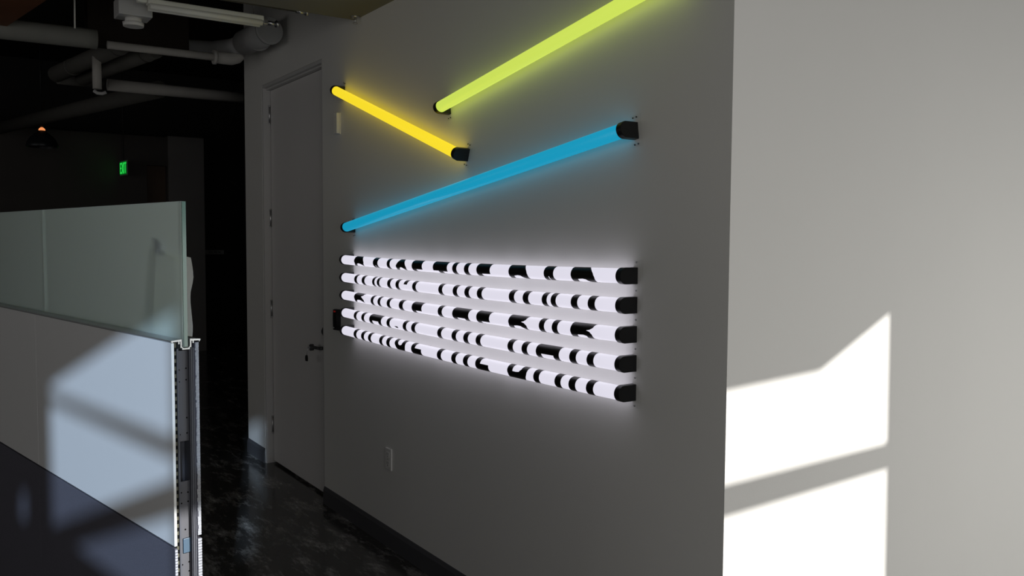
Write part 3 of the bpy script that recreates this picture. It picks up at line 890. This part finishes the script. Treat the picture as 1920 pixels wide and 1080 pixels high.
# top channel: extruded profile with the slot that holds the glass
prof = [(-0.002, 1.3655), (0.003, 1.3615), (0.003, 1.3650), (0.018, 1.3655), (0.018, 1.3585), (0.0215, 1.3585), (0.0215, 1.3655), (0.0240, 1.3655),
        (0.0240, 1.3480), (0.0285, 1.3480), (0.0285, 1.3425), (0.0500, 1.3425), (0.0500, 1.3480), (0.0545, 1.3480), (0.0545, 1.3655),
        (0.0580, 1.3655), (0.0580, 1.3590), (0.0615, 1.3590), (0.0615, 1.3655), (0.0765, 1.3650), (0.0765, 1.3615), (0.0800, 1.3655), (0.0800, 1.3690),
        (0.0505, 1.3715), (0.0505, 1.3510), (0.0455, 1.3465), (0.0325, 1.3465), (0.0275, 1.3510), (0.0275, 1.3715), (-0.002, 1.3690)]
b = MB()
flat = [Vector((u, v, 0)) for u, v in prof]
A = [b.bm.verts.new((0.004, u, v)) for u, v in prof]
B = [b.bm.verts.new((L2, u, v)) for u, v in prof]
for t in tessellate_polygon([flat]):
    b.bm.faces.new([A[i] for i in t])
    b.bm.faces.new([B[i] for i in reversed(t)])
for k in range(len(prof)):
    j = (k + 1) % len(prof)
    b.bm.faces.new((A[k], A[j], B[j], B[k]))
b.build('top_channel', 'alu', pt, 'bright aluminium channel holding the glass')
b = MB()
for x in (-0.3, -2.1):
    b.box((x - 0.04, 0.02, 0.0), (x + 0.04, 0.06, 0.06), 0.003)
b.box((-0.05, 0.016, 0.0), (-0.004, 0.064, 0.03), 0.002)
b.build('foot', 'post', pt)

# sheet of white film taped to the back of the glass
sh = thing('white_sheet', 'loose white sheet taped to the back of the frosted glass', 'paper sheet', (E0.x, E0.y, 0), (0, 0, PA))
left = [(0.199, 1.617), (0.212, 1.56), (0.225, 1.50), (0.236, 1.44), (0.247, 1.376)]
rightp = [(-0.002, 1.594), (-0.008, 1.540), (-0.002, 1.50), (-0.006, 1.455), (0.002, 1.42), (0.000, 1.376)]
b = MB()
rows = []
N = 15
for k in range(N + 1):
    t = k / N
    def samp(lst, t=t):
        f = t * (len(lst) - 1)
        i = min(int(f), len(lst) - 2)
        g = f - i
        return (lst[i][0] * (1 - g) + lst[i + 1][0] * g, lst[i][1] * (1 - g) + lst[i + 1][1] * g)
    a, c = samp(left), samp(rightp)
    row = []
    for j in range(9):
        u = j / 8
        s = a[0] * (1 - u) + c[0] * u
        z = a[1] * (1 - u) + c[1] * u
        y = 0.0475 + 0.010 * u * u + 0.004 * math.sin(t * 9) * u + 0.004 * t * (1 - u)
        row.append(b.bm.verts.new((-s, y, z)))
    rows.append(row)
for r0, r1 in zip(rows, rows[1:]):
    for j in range(8):
        f = b.bm.faces.new((r0[j], r0[j + 1], r1[j + 1], r1[j]))
        f.smooth = True
so = b.build('sheet', 'paper', sh)
MB().prism([(0.186, 1.605), (0.181, 1.643), (0.168, 1.646), (0.130, 1.634), (0.136, 1.600), (0.150, 1.593)], lambda u, v, t: (-u, t, v), 0.0447, 0.0460).build('tape', 'tape', sh, 'strip of blue tape')

# ------------------------------------------------------------------ ceiling services
G = 'pale pipes under the dark ceiling'
tag(MB().path([(-6.0, -0.747, 2.90), (-6.0, 0.36, 2.90)], 0.048).build('ceiling_pipe', 'pipe'),
    'pale horizontal pipe end left of the wall corner below the elbow pipe', 'pipe', G)
tag(MB().path([(-4.28, -2.4, 2.885), (-4.28, -1.15, 2.90), (-4.28, -1.08, 2.90)], 0.062).build('ceiling_pipe', 'pipe_mid'),
    'thick pale pipe running from the wooden baffle behind the white cord', 'pipe', G)
b = MB()
b.path([(-4.40, -1.00, 2.90), (-4.40, -0.30, 2.905)], 0.026)
b.path([(-4.40, -0.30, 2.905), (-4.40, -0.20, 2.905), (-4.40, -0.16, 2.92), (-4.40, -0.150, 2.93), (-4.40, -0.150, 2.94)], 0.042)
b.tube((-4.40, -0.325, 2.905), (-4.40, -0.305, 2.905), 0.050, seg=18)
tag(b.build('ceiling_pipe', 'pipe'), 'thin pipe ending in an elbow beside the left end of the wall', 'pipe', G)
b = MB()
P0, P1 = Vector((-5.69, -1.157, 2.89)), Vector((-4.60, -0.87, 2.955))
b.path([P0, P1], 0.060)
for t in (0.26, 0.93):
    b.tube(P0.lerp(P1, t), P0.lerp(P1, t + 0.025), 0.063, seg=18)
tag(b.build('ceiling_pipe', 'pipe_dark'), 'upper one of two slanting dim pipes above the hanging drop pipe', 'pipe', G)
b = MB()
P0, P1 = Vector((-5.60, -0.985, 2.87)), Vector((-4.60, -0.66, 2.945))
b.path([P0, P1], 0.058)
b.tube(P0.lerp(P1, 0.88), P0.lerp(P1, 0.905), 0.061, seg=18)
tag(b.build('ceiling_pipe', 'pipe_dark'), 'lower one of two slanting dim pipes crossing behind the drop pipe', 'pipe', G)
tag(MB().path([(-5.80, -1.13, 2.88), (-5.95, -0.80, 2.90)], 0.045).build('ceiling_pipe', 'pipe_dark'),
    'short dim pipe joining the slanting pipes to the pale pipe', 'pipe', G)
tag(MB().path([(-10.6, -1.25, 2.98), (-6.2, -0.30, 2.935)], 0.075).build('ceiling_pipe', 'pipe_dark'),
    'long dim pipe slanting low over the exit sign', 'pipe', G)
tag(MB().box((-4.62, -1.10, 2.915), (-4.50, -0.46, 3.62), 0.004).build('ceiling_beam', 'beam'),
    'dark brown beam box behind the strip light at the upper left', 'beam')
dp = thing('drop_pipe', 'short pale vertical pipe hanging below the slanting pipes', 'pipe', (-4.93, -0.985, 2.69))
MB().tube((0, 0, 0.0), (0, 0, 0.24), 0.030, seg=20).build('pipe', 'pipe', dp)
MB().path([(-0.01, -0.02, -0.012), (0.0, 0.0, -0.028), (0.01, 0.03, -0.03), (0.015, 0.055, -0.018)], 0.012, 10).build('hook', 'sensor', dp)

du = thing('air_duct', 'round grey air duct with collar along the wall top above the door', 'duct', (-3.96, -0.12, 3.00))
b = MB()
b.tube((0.16, 0, 0), (-0.30, -0.03, -0.002), 0.083, seg=32)
b.build('duct_body', 'duct', du)
b = MB()
b.path([(-0.28, -0.03, 0), (-0.48, -0.05, 0), (-0.75, -0.12, 0.02), (-0.95, -0.30, 0.05), (-1.05, -0.6, 0.09)], 0.060, 24)
b.build('duct_elbow', 'duct', du)
for x in (0.13, -0.10):
    MB().tube((x, 0, 0), (x + 0.018, 0, 0), 0.089, seg=32).build('collar', 'duct', du)

sl = thing('strip_light', 'unlit cream strip light hanging beyond the ceiling edge', 'light', (-3.07, -1.02, 2.852))
b = MB()
b.box((-0.030, 0.0, 0.010), (0.030, 0.61, 0.040), 0.006)
b.box((-0.018, -0.05, 0.016), (0.018, 0.0, 0.034), 0.006)
b.build('housing', 'cream', sl)
MB().tube((0.023, 0.010, 0.0), (0.023, 0.60, 0.0), 0.0165, seg=20).build('lamp_tube', 'cream', sl)
MB().tube((-0.020, 0.010, 0.0), (-0.020, 0.60, 0.0), 0.0165, seg=20).build('lamp_tube', 'cream', sl)
b = MB()
b.box((-0.021, 0.61, -0.004), (0.021, 0.635, 0.028), 0.003)
b.tube((0, 0.635, 0.010), (0, 0.69, 0.010), 0.012, seg=14)
b.tube((0, 0.685, 0.010), (0, 0.702, 0.010), 0.019, seg=14)
b.build('end_bracket', 'steel', sl)
b = MB()
for y in (0.08, 0.56):
    b.tube((0, y, 0.040), (0, y, 1.448), 0.0025, seg=8)
b.build('hanger_wire', 'steel', sl)

oc = thing('ceiling_sensor', 'small grey box with round white fitting hung below the ceiling', 'sensor', (-3.30, -1.045, 2.835))
MB().box((-0.075, -0.085, 0.0), (0.075, 0.085, 0.095), 0.005).build('box', 'sensor', oc)
b = MB()
b.tube((0, 0.0, 0.0), (0, 0.0, -0.024), 0.042, seg=28)
b.tube((0, 0.0, -0.024), (0, 0.0, -0.044), 0.055, 0.052, seg=28)
b.build('round_fitting', 'white_plastic', oc)
b = MB()
b.tube((0, -0.03, 0.095), (0, -0.03, 1.465), 0.010, seg=10)
b.tube((0, 0.0, 0.095), (0, 0.0, 0.12), 0.018, seg=12)
b.build('hanger_rod', 'dark_metal', oc)

tag(MB().path([(-3.88, -1.25, 4.3), (-3.88, -1.252, 3.4), (-3.885, -1.255, 2.868)], 0.005, 8).build('hanging_cord', 'cord'),
    'thin white cord hanging down at the upper left', 'cord')
cd = thing('conduit', 'thin metal conduit along the ceiling edge with a bright end fitting', 'conduit', (-2.755, -0.33, 2.868))
MB().tube((0, -2.0, 0), (0, 0, 0), 0.007, seg=12).build('tube', 'dark_metal', cd)
b = MB()
b.tube((0, 0, 0), (0, 0.05, 0), 0.011, seg=14)
b.tube((0, 0.05, 0), (0, 0.065, 0), 0.017, seg=14)
b.build('end_fitting', 'steel', cd)
sp = thing('sprinkler_head', 'small metal sprinkler head at the corner of ceiling and wall', 'sprinkler', (-2.66, -0.03, 2.863))
MB().tube((0, 0, 0), (0, 0, -0.008), 0.028, 0.02, 18).build('escutcheon', 'steel', sp)
MB().tube((0, 0, -0.008), (0, 0, -0.035), 0.006, seg=10).build('nozzle', 'steel', sp)
MB().tube((0, 0, -0.035), (0, 0, -0.038), 0.014, seg=14).build('deflector', 'steel', sp)

b = MB()
b.prism([(-4.90, -1.69), (-2.6, -1.305), (-2.6, -2.6), (-4.90, -2.6)], XYZ, 2.90, 3.15)
tag(b.build('ceiling_baffle', 'wood'), 'brown wooden ceiling baffle cutting the upper left corner', 'baffle')

# pendant lamp far back
pe = thing('pendant_lamp', 'dark dome pendant lamp with orange glow far back on the left', 'lamp', (-9.53, -0.885, 2.68))
b = MB()
b.lathe([(0.165, 0.0), (0.170, 0.012), (0.160, 0.05), (0.125, 0.11), (0.075, 0.155), (0.045, 0.180), (0.030, 0.192)], (0, 0, 0))
b.lathe([(0.160, 0.0), (0.150, 0.05), (0.115, 0.105), (0.065, 0.148), (0.040, 0.170)], (0, 0, 0))
b.build('shade', 'shade', pe)
b = MB()
b.lathe([(0.030, 0.190), (0.036, 0.196), (0.030, 0.212), (0.012, 0.226)], (0, 0, 0))
b.build('glowing_vent', 'bulb', pe, 'orange glowing opening on top of the shade')
b = MB()
b.tube((0, 0, 0.232), (0, 0, 0.27), 0.020, seg=14)
b.tube((0, 0, 0.27), (0, 0, 1.62), 0.006, seg=8)
b.build('cord', 'shade', pe)

# exit sign far back
EXA = math.radians(6)
ex = thing('exit_sign', 'green glowing exit sign hanging far back in the dark', 'sign', (-10.75, 0.19, 2.47), (0, 0, EXA))
b = MB()
b.box((-0.165, 0.0, 0.0), (0.165, 0.012, 0.205), 0.002)
b.build('housing', 'exit_box', ex)
MB().box((-0.150, -0.003, 0.018), (0.150, 0.0, 0.190), 0.001).build('face', 'exit_face', ex)
b = MB()
z0, z1, w = 0.032, 0.176, 0.020


def bar(x0, za, x1, zb, w=0.017):
    dx, dz = x1 - x0, zb - za
    l = math.hypot(dx, dz)
    nx, nz = -dz / l * w / 2, dx / l * w / 2
    b.prism([(x0 + nx, za + nz), (x1 + nx, zb + nz), (x1 - nx, zb - nz), (x0 - nx, za - nz)], XZ, -0.003, -0.0055)


b.box((-0.135, -0.0055, z0), (-0.117, -0.003, z1))
for z in (z0, (z0 + z1) / 2 - w / 2, z1 - w):
    b.box((-0.117, -0.0055, z), (-0.072, -0.003, z + w))
bar(-0.055, z0, 0.010, z1)
bar(-0.055, z1, 0.010, z0)
b.box((0.030, -0.0055, z0), (0.048, -0.003, z1))
b.box((0.066, -0.0055, z1 - w), (0.138, -0.003, z1))
b.box((0.093, -0.0055, z0), (0.111, -0.003, z1 - w))
b.build('lettering', 'exit_letter', ex)
MB().tube((0.0, 0.006, 0.205), (0.0, 0.006, 1.83), 0.006, seg=8).build('hanger_rod', 'dark_metal', ex)

pq = thing('wall_plaque', 'small pale room sign on the black back wall', 'sign', (-13.0, 1.98, 1.40))
MB().box((0, -0.155, -0.036), (0.012, 0.155, 0.036), 0.002).build('plate', 'white_plastic', pq)
b = MB()
for y0, y1 in ((-0.10, -0.03), (-0.015, 0.045), (0.06, 0.10)):
    b.box((0.012, y0, -0.008), (0.0128, y1, 0.008))
b.build('engraving', 'plaque_text', pq)
